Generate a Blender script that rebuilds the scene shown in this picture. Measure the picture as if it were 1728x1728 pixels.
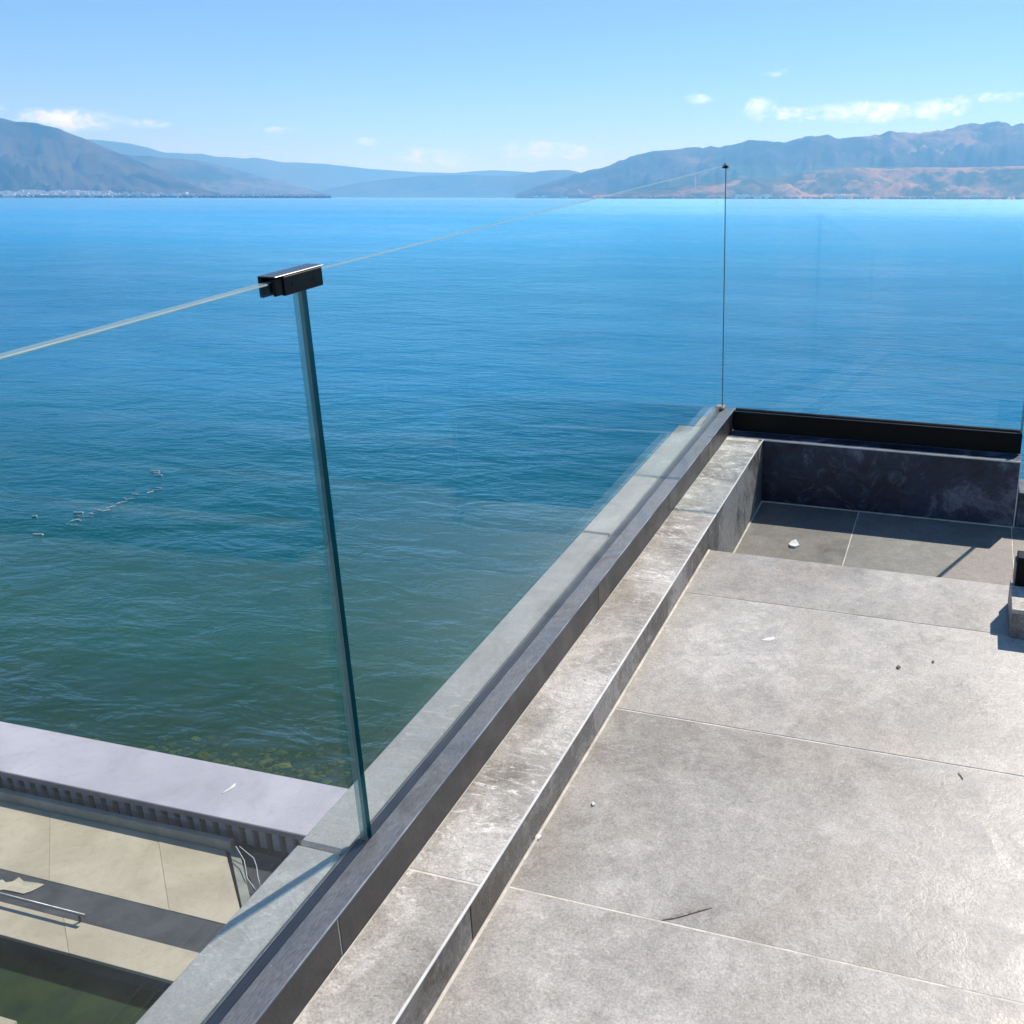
import bpy, math, random
import numpy as np
from mathutils import Vector, noise as mnoise

for o in list(bpy.data.objects):
    bpy.data.objects.remove(o)
sc = bpy.context.scene
rnd = random.Random(7)

# ------------------------------------------------------------------ camera
H = 6.3                                  # lens height over the lake (lake = z 0)
F_PX, PX, PY = 1601.75, 1152.0, 864.0    # focal length and principal point, 1728 px frame
YAW, PITCH, ROLL = -0.2841, 0.3199, 0.0020
K, KX = 0.0969, -0.0152                  # the terrace climbs away from the lens

def _axes():
    cy, sy, cp, sp = math.cos(YAW), math.sin(YAW), math.cos(PITCH), math.sin(PITCH)
    f = Vector((sy*cp, cy*cp, -sp)); r = Vector((cy, -sy, 0)); u = r.cross(f)
    cr, sr = math.cos(ROLL), math.sin(ROLL)
    return r*cr + u*sr, u*cr - r*sr, f
RT, UP, FW = _axes()
cd = bpy.data.cameras.new('camera'); cam = bpy.data.objects.new('camera', cd)
sc.collection.objects.link(cam); sc.camera = cam
cd.sensor_fit = 'HORIZONTAL'; cd.sensor_width = 36.0
cd.lens = F_PX/1728*36.0
cd.shift_x = -(PX-864)/1728; cd.shift_y = (PY-864)/1728
cd.clip_start = 0.05; cd.clip_end = 120000
from mathutils import Matrix
M = Matrix.Identity(4)
for i, v in enumerate((RT, UP, -FW)):
    for j in range(3): M[j][i] = v[j]
M[2][3] = H
cam.matrix_world = M

def ray(x, y):
    return RT*((x-PX)/F_PX) - UP*((y-PY)/F_PX) + FW
def az_el(x, y):
    d = ray(x, y).normalized()
    return math.atan2(d.x, d.y), math.asin(d.z)

# ------------------------------------------------------------------ sun, sky, exposure
SUN = Vector((0.33, 0.78, 1.0)).normalized()
SUN_EL = math.asin(SUN.z); SUN_AZ = math.atan2(SUN.x, SUN.y)
sd = bpy.data.lights.new('sun', 'SUN'); sd.energy = 5.0; sd.angle = math.radians(0.53)
sd.color = (1.0, 0.95, 0.87)
so = bpy.data.objects.new('sun', sd); sc.collection.objects.link(so)
so.rotation_euler = SUN.to_track_quat('Z', 'Y').to_euler()
so.location = (0, 0, 40)

SKY_STRENGTH = 0.14
EXPOSURE = 0.0
sc.view_settings.view_transform = 'Standard'; sc.view_settings.look = 'None'
sc.view_settings.gamma = 1.0; sc.view_settings.exposure = EXPOSURE
sc.view_settings.use_curve_mapping = False

class NT:
    """small helper round a node tree"""
    def __init__(s, tree):
        s.t = tree; s.n = tree.nodes; s.l = tree.links
    def node(s, typ, **kw):
        nd = s.n.new(typ)
        for k, v in kw.items():
            if k.startswith('i_'):
                key = k[2:]
                nd.inputs[int(key) if key.isdigit() else key.replace('_', ' ')].default_value = v
            else: setattr(nd, k, v)
        return nd
    def link(s, a, b): s.l.new(a, b)
    def val(s, x, sock):
        if hasattr(x, 'is_linked') or hasattr(x, 'links'): s.l.new(x, sock)
        else: sock.default_value = x
    def math(s, op, a, b=None, c=None, clamp=False):
        nd = s.n.new('ShaderNodeMath'); nd.operation = op; nd.use_clamp = clamp
        s.val(a, nd.inputs[0])
        if b is not None: s.val(b, nd.inputs[1])
        if c is not None: s.val(c, nd.inputs[2])
        return nd.outputs[0]
    def vmath(s, op, a, b=None):
        nd = s.n.new('ShaderNodeVectorMath'); nd.operation = op
        s.val(a, nd.inputs[0])
        if b is not None: s.val(b, nd.inputs[1])
        return nd.outputs['Value'] if op in ('DOT_PRODUCT', 'LENGTH', 'DISTANCE') else nd.outputs[0]
    def ramp(s, x, a, b, lo=0.0, hi=1.0, smooth=True):
        nd = s.n.new('ShaderNodeMapRange'); nd.interpolation_type = 'SMOOTHSTEP' if smooth else 'LINEAR'
        nd.clamp = True
        s.val(x, nd.inputs[0])
        for i, v in enumerate((a, b, lo, hi)): nd.inputs[i+1].default_value = v
        return nd.outputs[0]
    def noise(s, vec, scale, detail=4, rough=0.55, dist=0.0, dim='3D'):
        nd = s.n.new('ShaderNodeTexNoise'); nd.noise_dimensions = dim
        if vec is not None: s.l.new(vec, nd.inputs['Vector'])
        nd.inputs['Scale'].default_value = scale; nd.inputs['Detail'].default_value = detail
        nd.inputs['Roughness'].default_value = rough; nd.inputs['Distortion'].default_value = dist
        return nd.outputs[0]
    def mix(s, f, a, b, blend='MIX'):
        nd = s.n.new('ShaderNodeMix'); nd.data_type = 'RGBA'; nd.blend_type = blend
        s.val(f, nd.inputs[0]); s.val(c4(a), nd.inputs[6]); s.val(c4(b), nd.inputs[7])
        return nd.outputs[2]
    def scale(s, vec, v):
        nd = s.n.new('ShaderNodeMapping'); s.l.new(vec, nd.inputs[0]); nd.inputs['Scale'].default_value = v
        return nd.outputs[0]
    def mapping(s, vec, rot=(0, 0, 0), scl=(1, 1, 1), loc=(0, 0, 0)):
        nd = s.n.new('ShaderNodeMapping'); s.l.new(vec, nd.inputs[0]); nd.inputs['Scale'].default_value = scl
        nd.inputs['Rotation'].default_value = rot; nd.inputs['Location'].default_value = loc
        return nd.outputs[0]
    def bump(s, h, strength, dist, normal=None):
        nd = s.n.new('ShaderNodeBump'); s.l.new(h, nd.inputs['Height'])
        s.val(strength, nd.inputs['Strength']); nd.inputs['Distance'].default_value = dist
        if normal is not None: s.l.new(normal, nd.inputs['Normal'])
        return nd.outputs[0]
def c4(c):
    return (*c, 1.0) if isinstance(c, tuple) and len(c) == 3 else c

wd = bpy.data.worlds.new('World'); sc.world = wd; wd.use_nodes = True
w = NT(wd.node_tree); w.n.clear()
sky = w.node('ShaderNodeTexSky', sky_type='NISHITA', sun_disc=False)
sky.sun_elevation = SUN_EL; sky.sun_rotation = SUN_AZ
sky.altitude = 1900; sky.air_density = 1.0; sky.dust_density = 0.1; sky.ozone_density = 8.0
geo = w.node('ShaderNodeTexCoord')
sep = w.node('ShaderNodeSeparateXYZ'); w.link(geo.outputs['Generated'], sep.inputs[0])
el = w.math('ARCSINE', sep.outputs[2]); azm = w.math('ARCTAN2', sep.outputs[0], sep.outputs[1])
# the low clouds in view carry on round the horizon in the same manner
AZ0, AZ1 = az_el(-60, 200)[0], az_el(1790, 200)[0]
azf = w.math('PINGPONG', w.math('SUBTRACT', azm, AZ0), AZ1-AZ0)
cl = None
CLOUDS = [(118, 201, 85, 19, 1.0), (245, 209, 48, 9, .55), (470, 219, 40, 8, .36), (620, 239, 30, 8, .45), (735, 266, 70, 16, .6),
          (925, 254, 85, 17, .68), (1178, 168, 32, 10, .62), (1283, 183, 26, 20, .95), (1345, 193, 40, 13, .9), (1465, 188, 95, 19, 1.1),
          (1578, 183, 55, 17, 1.0), (1622, 172, 24, 11, .85), (1685, 163, 45, 10, .8), (1315, 122, 30, 10, .4), (0, 182, 14, 7, .5)]
for (cx, cy, hw, hh, st) in CLOUDS:
    a0, e0 = az_el(cx, cy); a1, _ = az_el(cx+hw*1.3, cy); _, e1 = az_el(cx, cy-hh*1.3)
    dx = w.math('DIVIDE', w.math('SUBTRACT', azf, a0-AZ0), a1-a0)
    dy = w.math('DIVIDE', w.math('SUBTRACT', el, e0), e1-e0)
    d2 = w.math('ADD', w.math('MULTIPLY', dx, dx), w.math('MULTIPLY', dy, dy))
    b = w.math('MULTIPLY', w.math('SUBTRACT', 1.0, d2, clamp=True), st)
    cl = b if cl is None else w.math('MAXIMUM', cl, b)
comb = w.node('ShaderNodeCombineXYZ'); w.link(azf, comb.inputs[0]); w.link(w.math('MULTIPLY', el, 1.5), comb.inputs[1])
cn = w.noise(comb.outputs[0], 50.0, 8, 0.70, 0.25)
cm = w.ramp(w.math('ADD', cl, w.math('MULTIPLY', w.math('SUBTRACT', cn, 0.5), 2.4)), 0.10, 1.50)
cm = w.math('MULTIPLY', cm, w.math('MULTIPLY', w.ramp(cl, 0.0, 0.35), 0.95))
skyc = w.mix(1.0, sky.outputs[0], (1, 1, 1)) if False else sky.outputs[0]
cloudc = w.mix(w.ramp(cn, .35, .7), (6.8, 8.2, 9.8), (10.0, 11.0, 12.2))
skm = w.mix(cm, skyc, cloudc)
bg = w.node('ShaderNodeBackground'); w.link(skm, bg.inputs[0]); bg.inputs[1].default_value = SKY_STRENGTH
wo = w.node('ShaderNodeOutputWorld'); w.link(bg.outputs[0], wo.inputs[0])

cy = sc.cycles
cy.use_denoising = True
cy.max_bounces = 6; cy.diffuse_bounces = 2; cy.glossy_bounces = 3; cy.transmission_bounces = 2
cy.use_adaptive_sampling = True; cy.adaptive_threshold = 0.02; cy.adaptive_min_samples = 24
cy.transparent_max_bounces = 16; cy.volume_bounces = 2
cy.sample_clamp_indirect = 6.0; cy.caustics_reflective = False; cy.caustics_refractive = False

# ------------------------------------------------------------------ scene helpers
COL = sc.collection
def T(X, Y, Z):
    """terrace frame (lens at origin, deck climbing away) to world"""
    return (X, Y, Z + K*Y + KX*X + H)
def Wd(X, Y, z):
    return (X, Y, z + H)

def empty(name, loc, label=None, cat=None, group=None, kind=None):
    o = bpy.data.objects.new(name, None); COL.objects.link(o); o.location = loc
    o.empty_display_size = 0.1
    tag(o, label, cat, group, kind); return o
def tag(o, label=None, cat=None, group=None, kind=None):
    if label: o['label'] = label
    if cat: o['category'] = cat
    if group: o['group'] = group
    if kind: o['kind'] = kind
    return o
def root_loc(o):
    p = Vector((0, 0, 0))
    while o is not None: p += o.location; o = o.parent
    return p
def mesh(name, verts, faces, mat, parent=None, smooth=False, matidx=None, origin=None, kind=None):
    vs = [Vector(v) for v in verts]
    if parent is not None:
        base = root_loc(parent); org = base
    else:
        base = Vector((0, 0, 0))
        if origin is None:
            lo = [min(v[i] for v in vs) for i in range(3)]; hi = [max(v[i] for v in vs) for i in range(3)]
            origin = ((lo[0]+hi[0])/2, (lo[1]+hi[1])/2, lo[2])
        org = Vector(origin)
    me = bpy.data.meshes.new(name)
    me.from_pydata([tuple(v-org) for v in vs], [], faces)
    mats = mat if isinstance(mat, (list, tuple)) else [mat]
    for m in mats: me.materials.append(m)
    if matidx is not None: me.polygons.foreach_set('material_index', matidx)
    if smooth: me.polygons.foreach_set('use_smooth', [True]*len(me.polygons))
    me.update()
    o = bpy.data.objects.new(name, me); COL.objects.link(o)
    if parent is not None: o.parent = parent
    else: o.location = org
    if kind: o['kind'] = kind
    return o

def cbox(x0, x1, y0, y1, z0, z1, b=0.0, tf=T, skew=0.0):
    """chamfered box; returns verts, faces in world space"""
    if b <= 0:
        c = [(x0, y0, z0), (x1, y0, z0), (x1, y1, z0), (x0, y1, z0), (x0, y0, z1), (x1, y0, z1), (x1, y1, z1), (x0, y1, z1)]
        fs = [(0, 3, 2, 1), (4, 5, 6, 7), (0, 1, 5, 4), (1, 2, 6, 5), (2, 3, 7, 6), (3, 0, 4, 7)]
    else:
        b = min(b, (x1-x0)/2.01, (y1-y0)/2.01, (z1-z0)/2.01)
        c = []; idx = {}
        xs = (x0, x1); ys = (y0, y1); zs = (z0, z1)
        for i in (0, 1):
            for j in (0, 1):
                for k in (0, 1):
                    sx, sy, sz = (1 if i == 0 else -1), (1 if j == 0 else -1), (1 if k == 0 else -1)
                    for ax in range(3):
                        p = [xs[i], ys[j], zs[k]]
                        if ax != 0: p[0] += sx*b
                        if ax != 1: p[1] += sy*b
                        if ax != 2: p[2] += sz*b
                        idx[(i, j, k, ax)] = len(c); c.append(tuple(p))
        g = lambda i, j, k, a: idx[(i, j, k, a)]
        fs = []
        fs.append((g(0,0,0,0), g(0,0,1,0), g(0,1,1,0), g(0,1,0,0))); fs.append((g(1,0,0,0), g(1,1,0,0), g(1,1,1,0), g(1,0,1,0)))
        fs.append((g(0,0,0,1), g(1,0,0,1), g(1,0,1,1), g(0,0,1,1))); fs.append((g(0,1,0,1), g(0,1,1,1), g(1,1,1,1), g(1,1,0,1)))
        fs.append((g(0,0,0,2), g(0,1,0,2), g(1,1,0,2), g(1,0,0,2))); fs.append((g(0,0,1,2), g(1,0,1,2), g(1,1,1,2), g(0,1,1,2)))
        for j in (0, 1):
            for k in (0, 1): fs.append((g(0,j,k,1), g(1,j,k,1), g(1,j,k,2), g(0,j,k,2)))
        for i in (0, 1):
            for k in (0, 1): fs.append((g(i,0,k,0), g(i,1,k,0), g(i,1,k,2), g(i,0,k,2)))
        for i in (0, 1):
            for j in (0, 1): fs.append((g(i,j,0,0), g(i,j,1,0), g(i,j,1,1), g(i,j,0,1)))
        for i in (0, 1):
            for j in (0, 1):
                for k in (0, 1): fs.append((g(i,j,k,0), g(i,j,k,1), g(i,j,k,2)))
    if skew:
        c = [(x + skew*(y-y0), y, z) for (x, y, z) in c]
    # outward winding
    cen = Vector(((x0+x1)/2 + (skew*(y1-y0)/2 if skew else 0), (y0+y1)/2, (z0+z1)/2))
    out = []
    for f in fs:
        a, b2, d = (Vector(c[f[i]]) for i in (0, 1, 2))
        n = (b2-a).cross(d-a); m = sum((Vector(c[i]) for i in f), Vector())/len(f)
        out.append(f if n.dot(m-cen) >= 0 else tuple(reversed(f)))
    return [tf(*p) for p in c], out
def box(name, x0, x1, y0, y1, z0, z1, mat, parent=None, b=0.0, tf=T, skew=0.0, **kw):
    v, f = cbox(x0, x1, y0, y1, z0, z1, b, tf, skew)
    return mesh(name, v, f, mat, parent, **kw)
def join(parts):
    V, Fc = [], []
    for v, f in parts:
        n = len(V); V += v; Fc += [tuple(i+n for i in q) for q in f]
    return V, Fc
def tube(pts, r, n=8):
    pts = [Vector(p) for p in pts]; V, Fc = [], []
    for i, p in enumerate(pts):
        d = (pts[min(i+1, len(pts)-1)] - pts[max(i-1, 0)]).normalized()
        a = d.orthogonal().normalized() if i == 0 else (a - d*a.dot(d)).normalized()
        bb = d.cross(a)
        for k in range(n):
            t = 2*math.pi*k/n; V.append(tuple(p + (a*math.cos(t)+bb*math.sin(t))*r))
    for i in range(len(pts)-1):
        for k in range(n):
            Fc.append((i*n+k, i*n+(k+1) % n, (i+1)*n+(k+1) % n, (i+1)*n+k))
    Fc.append(tuple(reversed(range(n)))); Fc.append(tuple(range((len(pts)-1)*n, len(pts)*n)))
    return V, Fc

# ------------------------------------------------------------------ materials
def mat(name):
    m = bpy.data.materials.new(name); m.use_nodes = True
    t = NT(m.node_tree); t.n.clear()
    out = t.node('ShaderNodeOutputMaterial')
    return m, t, out
def principled(t, out, col, rough=0.5, metal=0.0, spec=0.5, normal=None):
    p = t.node('ShaderNodeBsdfPrincipled')
    t.val(c4(col), p.inputs['Base Color']); t.val(rough, p.inputs['Roughness']); t.val(metal, p.inputs['Metallic'])
    p.inputs['Specular IOR Level'].default_value = spec
    if normal is not None: t.link(normal, p.inputs['Normal'])
    t.link(p.outputs[0], out.inputs[0]); return p
def objpos(t, jitter=True):
    g = t.node('ShaderNodeNewGeometry')
    if not jitter: return g.outputs['Position']
    oi = t.node('ShaderNodeObjectInfo')
    sh = t.vmath('SCALE', oi.outputs['Location']) if False else None
    cx = t.node('ShaderNodeCombineXYZ')
    t.link(t.math('MULTIPLY', oi.outputs['Random'], 37.0), cx.inputs[0]); t.link(t.math('MULTIPLY', oi.outputs['Random'], 91.0), cx.inputs[1])
    t.link(t.math('MULTIPLY', oi.outputs['Random'], 53.0), cx.inputs[2])
    return t.vmath('ADD', g.outputs['Position'], cx.outputs[0])

def stone_tile(name, dark, mid, light, rough=0.5, streak=0.0, contrast=1.0, warm=(0.36, 0.29, 0.21), warm_amt=0.25, bump=0.25, spec=0.5, tone=0.06, grain_amt=1.0):
    m, t, out = mat(name)
    p = objpos(t)
    big = t.noise(p, 2.2, 5, 0.6, 0.5)
    med = t.noise(p, 9.0, 6, 0.65, 0.9)
    fine = t.noise(p, 70.0, 5, 0.65, 0.3)
    grit = t.noise(p, 210.0, 3, 0.6)
    grain = t.noise(p, 34.0, 5, 0.7, 0.8)
    f = t.math('ADD', t.math('MULTIPLY', big, 0.55), t.math('ADD', t.math('MULTIPLY', med, 0.35), t.math('MULTIPLY', fine, 0.10)))
    lo, hi = 0.5-0.16/contrast, 0.5+0.16/contrast
    c = t.mix(t.ramp(f, lo, 0.5), dark, mid)
    c = t.mix(t.ramp(f, 0.5, hi), c, light)
    if streak > 0:
        wv = t.mapping(p, rot=(0, 0, 0.35), scl=(1.0, 2.6, 1.0))
        s1 = t.noise(wv, 11.0, 7, 0.72, 2.6)
        s2 = t.noise(p, 3.0, 3, 0.5)
        k = t.math('MULTIPLY', t.ramp(s1, 0.50, 0.66), t.ramp(s2, 0.36, 0.62))
        c = t.mix(t.math('MULTIPLY', k, streak), c, tuple(min(1, v*1.45) for v in light))
        s3 = t.noise(wv, 17.0, 6, 0.7, 3.2)
        c = t.mix(t.math('MULTIPLY', t.ramp(s3, 0.56, 0.68), streak*0.75), c, tuple(v*0.75 for v in dark))
    wn = t.noise(p, 1.4, 3, 0.5, 0.8)
    c = t.mix(t.math('MULTIPLY', t.ramp(wn, 0.5, 0.72), warm_amt), c, warm)
    gr = t.math('MULTIPLY', t.ramp(grit, 0.3, 0.7, 1-0.24*grain_amt, 1+0.22*grain_amt, smooth=False), t.ramp(grain, 0.3, 0.7, 1-0.16*grain_amt, 1+0.16*grain_amt, smooth=False))
    gm = t.node('ShaderNodeCombineColor'); [t.link(gr, gm.inputs[i]) for i in range(3)]
    c = t.mix(1.0, c, gm.outputs[0], 'MULTIPLY')
    oi = t.node('ShaderNodeObjectInfo')
    tn = t.math('ADD', t.math('MULTIPLY', t.math('SUBTRACT', oi.outputs['Random'], 0.5), 2*tone), 1.0)
    tm = t.node('ShaderNodeCombineColor'); [t.link(tn, tm.inputs[i]) for i in range(3)]
    c = t.mix(1.0, c, tm.outputs[0], 'MULTIPLY')
    rg = t.ramp(med, 0.3, 0.7, rough-0.08, rough+0.12)
    h = t.math('ADD', t.math('MULTIPLY', fine, 0.6), t.math('ADD', t.math('MULTIPLY', grit, 0.25), t.math('MULTIPLY', med, 0.6)))
    principled(t, out, c, rg, 0, spec, t.bump(h, bump, 0.004))
    return m

M_FLOOR = stone_tile('floor_porcelain', (0.325, 0.303, 0.264), (0.425, 0.400, 0.355), (0.545, 0.515, 0.465), 0.44, streak=0.22, contrast=1.25, warm=(0.38, 0.32, 0.25), warm_amt=0.45, bump=0.3, tone=0.09)
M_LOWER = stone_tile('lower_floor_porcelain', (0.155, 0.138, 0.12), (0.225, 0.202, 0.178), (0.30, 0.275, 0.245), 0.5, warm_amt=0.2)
M_KERB = stone_tile('kerb_top_stone', (0.27, 0.245, 0.21), (0.43, 0.405, 0.36), (0.66, 0.63, 0.575), 0.42, streak=0.9, contrast=1.6, warm_amt=0.3, bump=0.5)
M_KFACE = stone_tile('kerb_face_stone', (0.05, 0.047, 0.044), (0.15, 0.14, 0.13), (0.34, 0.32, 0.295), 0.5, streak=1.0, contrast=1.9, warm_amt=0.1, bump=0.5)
M_COPING = stone_tile('coping_stone', (0.43, 0.385, 0.345), (0.53, 0.478, 0.432), (0.69, 0.63, 0.575), 0.55, contrast=1.2, streak=0.35, grain_amt=0.45, warm_amt=0.10, bump=0.4)
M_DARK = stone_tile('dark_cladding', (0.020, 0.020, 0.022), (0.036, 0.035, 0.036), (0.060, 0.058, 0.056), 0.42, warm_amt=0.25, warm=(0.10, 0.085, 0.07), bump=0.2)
M_BACK = stone_tile('shade_navy_back_tile', (0.006, 0.012, 0.028), (0.022, 0.036, 0.066), (0.16, 0.18, 0.22), 0.42, streak=0.3, contrast=1.6, warm_amt=0.0, bump=0.25)  # navy of the recess shade is put into the tile colour

def plain(name, col, rough=0.5, metal=0.0, var=0.12, scale=20.0, bump=0.0, spec=0.5, detail=5):
    m, t, out = mat(name)
    p = objpos(t)
    n = t.noise(p, scale, detail, 0.62, 0.4)
    c = t.mix(t.ramp(n, 0.28, 0.72), tuple(v*(1-var) for v in col), tuple(min(1, v*(1+var)) for v in col))
    nm = t.bump(t.noise(p, scale*4, 4, 0.6), bump, 0.004) if bump else None
    principled(t, out, c, t.ramp(n, .2, .8, max(0.02, rough-.07), rough+.07), metal, spec, nm)
    return m
M_GROUT = plain('grout', (0.70, 0.65, 0.56), 0.8, var=0.25, scale=18, bump=0.3)
M_TRIM = plain('pale_edge_trim', (0.80, 0.78, 0.74), 0.45, var=0.12, scale=14)
M_CORE = plain('terrace_concrete', (0.26, 0.25, 0.24), 0.8, var=0.2, scale=3, bump=0.3)
M_BLACK = plain('black_powder_coat', (0.006, 0.0062, 0.007), 0.38, 0.0, var=0.2, scale=30, spec=0.12)
M_SLOT = plain('black_gasket', (0.008, 0.008, 0.009), 0.7, var=0.1)
M_PAPER = plain('white_paper', (0.80, 0.80, 0.76), 0.7, var=0.04, scale=60)
M_TWIG = plain('dark_twig', (0.17, 0.145, 0.12), 0.8, var=0.3, scale=80)
M_MORTAR = plain('tan_mortar', (0.40, 0.33, 0.26), 0.9, var=0.3, scale=40, bump=0.6)

def steel():
    m, t, out = mat('brushed_steel')
    p = objpos(t, False)
    st = t.noise(t.scale(p, (60, 1.2, 60)), 14, 5, 0.6)
    bl = t.noise(p, 5.5, 5, 0.65, 1.2)
    c = t.mix(t.ramp(st, 0.3, 0.7), (0.14, 0.148, 0.155), (0.29, 0.30, 0.305))
    c = t.mix(t.math('MULTIPLY', t.ramp(bl, 0.48, 0.7), 0.6), c, (0.07, 0.072, 0.08))
    sp = t.noise(p, 90, 3, 0.6)
    c = t.mix(t.math('MULTIPLY', t.ramp(sp, 0.68, 0.76), 0.5), c, (0.5, 0.5, 0.5))
    principled(t, out, c, t.ramp(bl, .3, .7, 0.34, 0.55), 0.55, 0.5)
    return m
M_STEEL = steel()

M_TRIMSTEEL = plain('highlight_steel', (0.42, 0.44, 0.47), 0.35, 0.6, var=0.35, scale=9)  # bright tone painted as the highlight along the channel lip
def glass_pane():
    m, t, out = mat('clear_glass')
    g = t.node('ShaderNodeNewGeometry')
    c = t.math('ABSOLUTE', t.vmath('DOT_PRODUCT', g.outputs['Incoming'], g.outputs['True Normal']))
    f5 = t.math('POWER', t.math('SUBTRACT', 1.0, c, clamp=True), 5.0)
    fr = t.math('ADD', 0.026, t.math('MULTIPLY', f5, 0.55))
    tr = t.node('ShaderNodeBsdfTransparent'); tr.inputs[0].default_value = (0.958, 0.990, 0.988, 1)
    gl = t.node('ShaderNodeBsdfGlossy'); gl.inputs['Roughness'].default_value = 0.0; gl.inputs[0].default_value = (0.96, 1, 0.99, 1)
    # thin film of dust and wipe marks, tinted cyan to paint the pale sky veil
    p = g.outputs['Position']
    d1 = t.noise(t.mapping(p, rot=(0.5, 0.2, 0), scl=(1.0, 0.8, 3.0)), 2.4, 5, 0.6, 1.4)
    d2 = t.noise(p, 9.0, 4, 0.6)
    du = t.math('ADD', 0.003, t.math('MULTIPLY', t.math('MULTIPLY', t.ramp(d1, 0.45, 0.78), t.ramp(d2, 0.3, 0.75)), 0.026))
    df = t.node('ShaderNodeBsdfDiffuse'); df.inputs[0].default_value = (0.40, 0.66, 0.70, 1)
    tl = t.node('ShaderNodeBsdfTranslucent'); tl.inputs[0].default_value = (0.40, 0.66, 0.70, 1)
    ad = t.node('ShaderNodeMixShader'); t.link(df.outputs[0], ad.inputs[1]); t.link(tl.outputs[0], ad.inputs[2]); ad.inputs[0].default_value = 0.5
    m1 = t.node('ShaderNodeMixShader'); t.link(du, m1.inputs[0]); t.link(tr.outputs[0], m1.inputs[1]); t.link(ad.outputs[0], m1.inputs[2])
    m2 = t.node('ShaderNodeMixShader'); t.link(fr, m2.inputs[0]); t.link(m1.outputs[0], m2.inputs[1]); t.link(gl.outputs[0], m2.inputs[2])
    t.link(m2.outputs[0], out.inputs[0]); return m
M_GLASS = glass_pane()
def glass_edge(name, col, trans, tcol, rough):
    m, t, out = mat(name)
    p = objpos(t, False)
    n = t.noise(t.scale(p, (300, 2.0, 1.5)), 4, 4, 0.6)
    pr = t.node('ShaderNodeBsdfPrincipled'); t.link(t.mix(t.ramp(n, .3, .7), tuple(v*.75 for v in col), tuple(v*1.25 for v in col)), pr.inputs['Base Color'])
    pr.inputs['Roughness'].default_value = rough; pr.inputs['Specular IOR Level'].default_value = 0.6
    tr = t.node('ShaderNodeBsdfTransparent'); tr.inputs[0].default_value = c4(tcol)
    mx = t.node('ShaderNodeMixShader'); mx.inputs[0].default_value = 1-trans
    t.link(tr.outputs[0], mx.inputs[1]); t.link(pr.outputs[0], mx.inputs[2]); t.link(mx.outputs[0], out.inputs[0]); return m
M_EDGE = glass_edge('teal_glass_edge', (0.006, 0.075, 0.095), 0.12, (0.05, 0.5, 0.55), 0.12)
M_EDGETOP = glass_edge('sunlit_glass_top', (0.36, 0.46, 0.44), 0.40, (0.6, 0.85, 0.8), 0.35)  # paler copy of the edge: sunlight on the tops put into the colour
M_EDGEPALE = glass_edge('pale_glass_edge', (0.20, 0.36, 0.36), 0.45, (0.6, 0.9, 0.9), 0.2)

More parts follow.
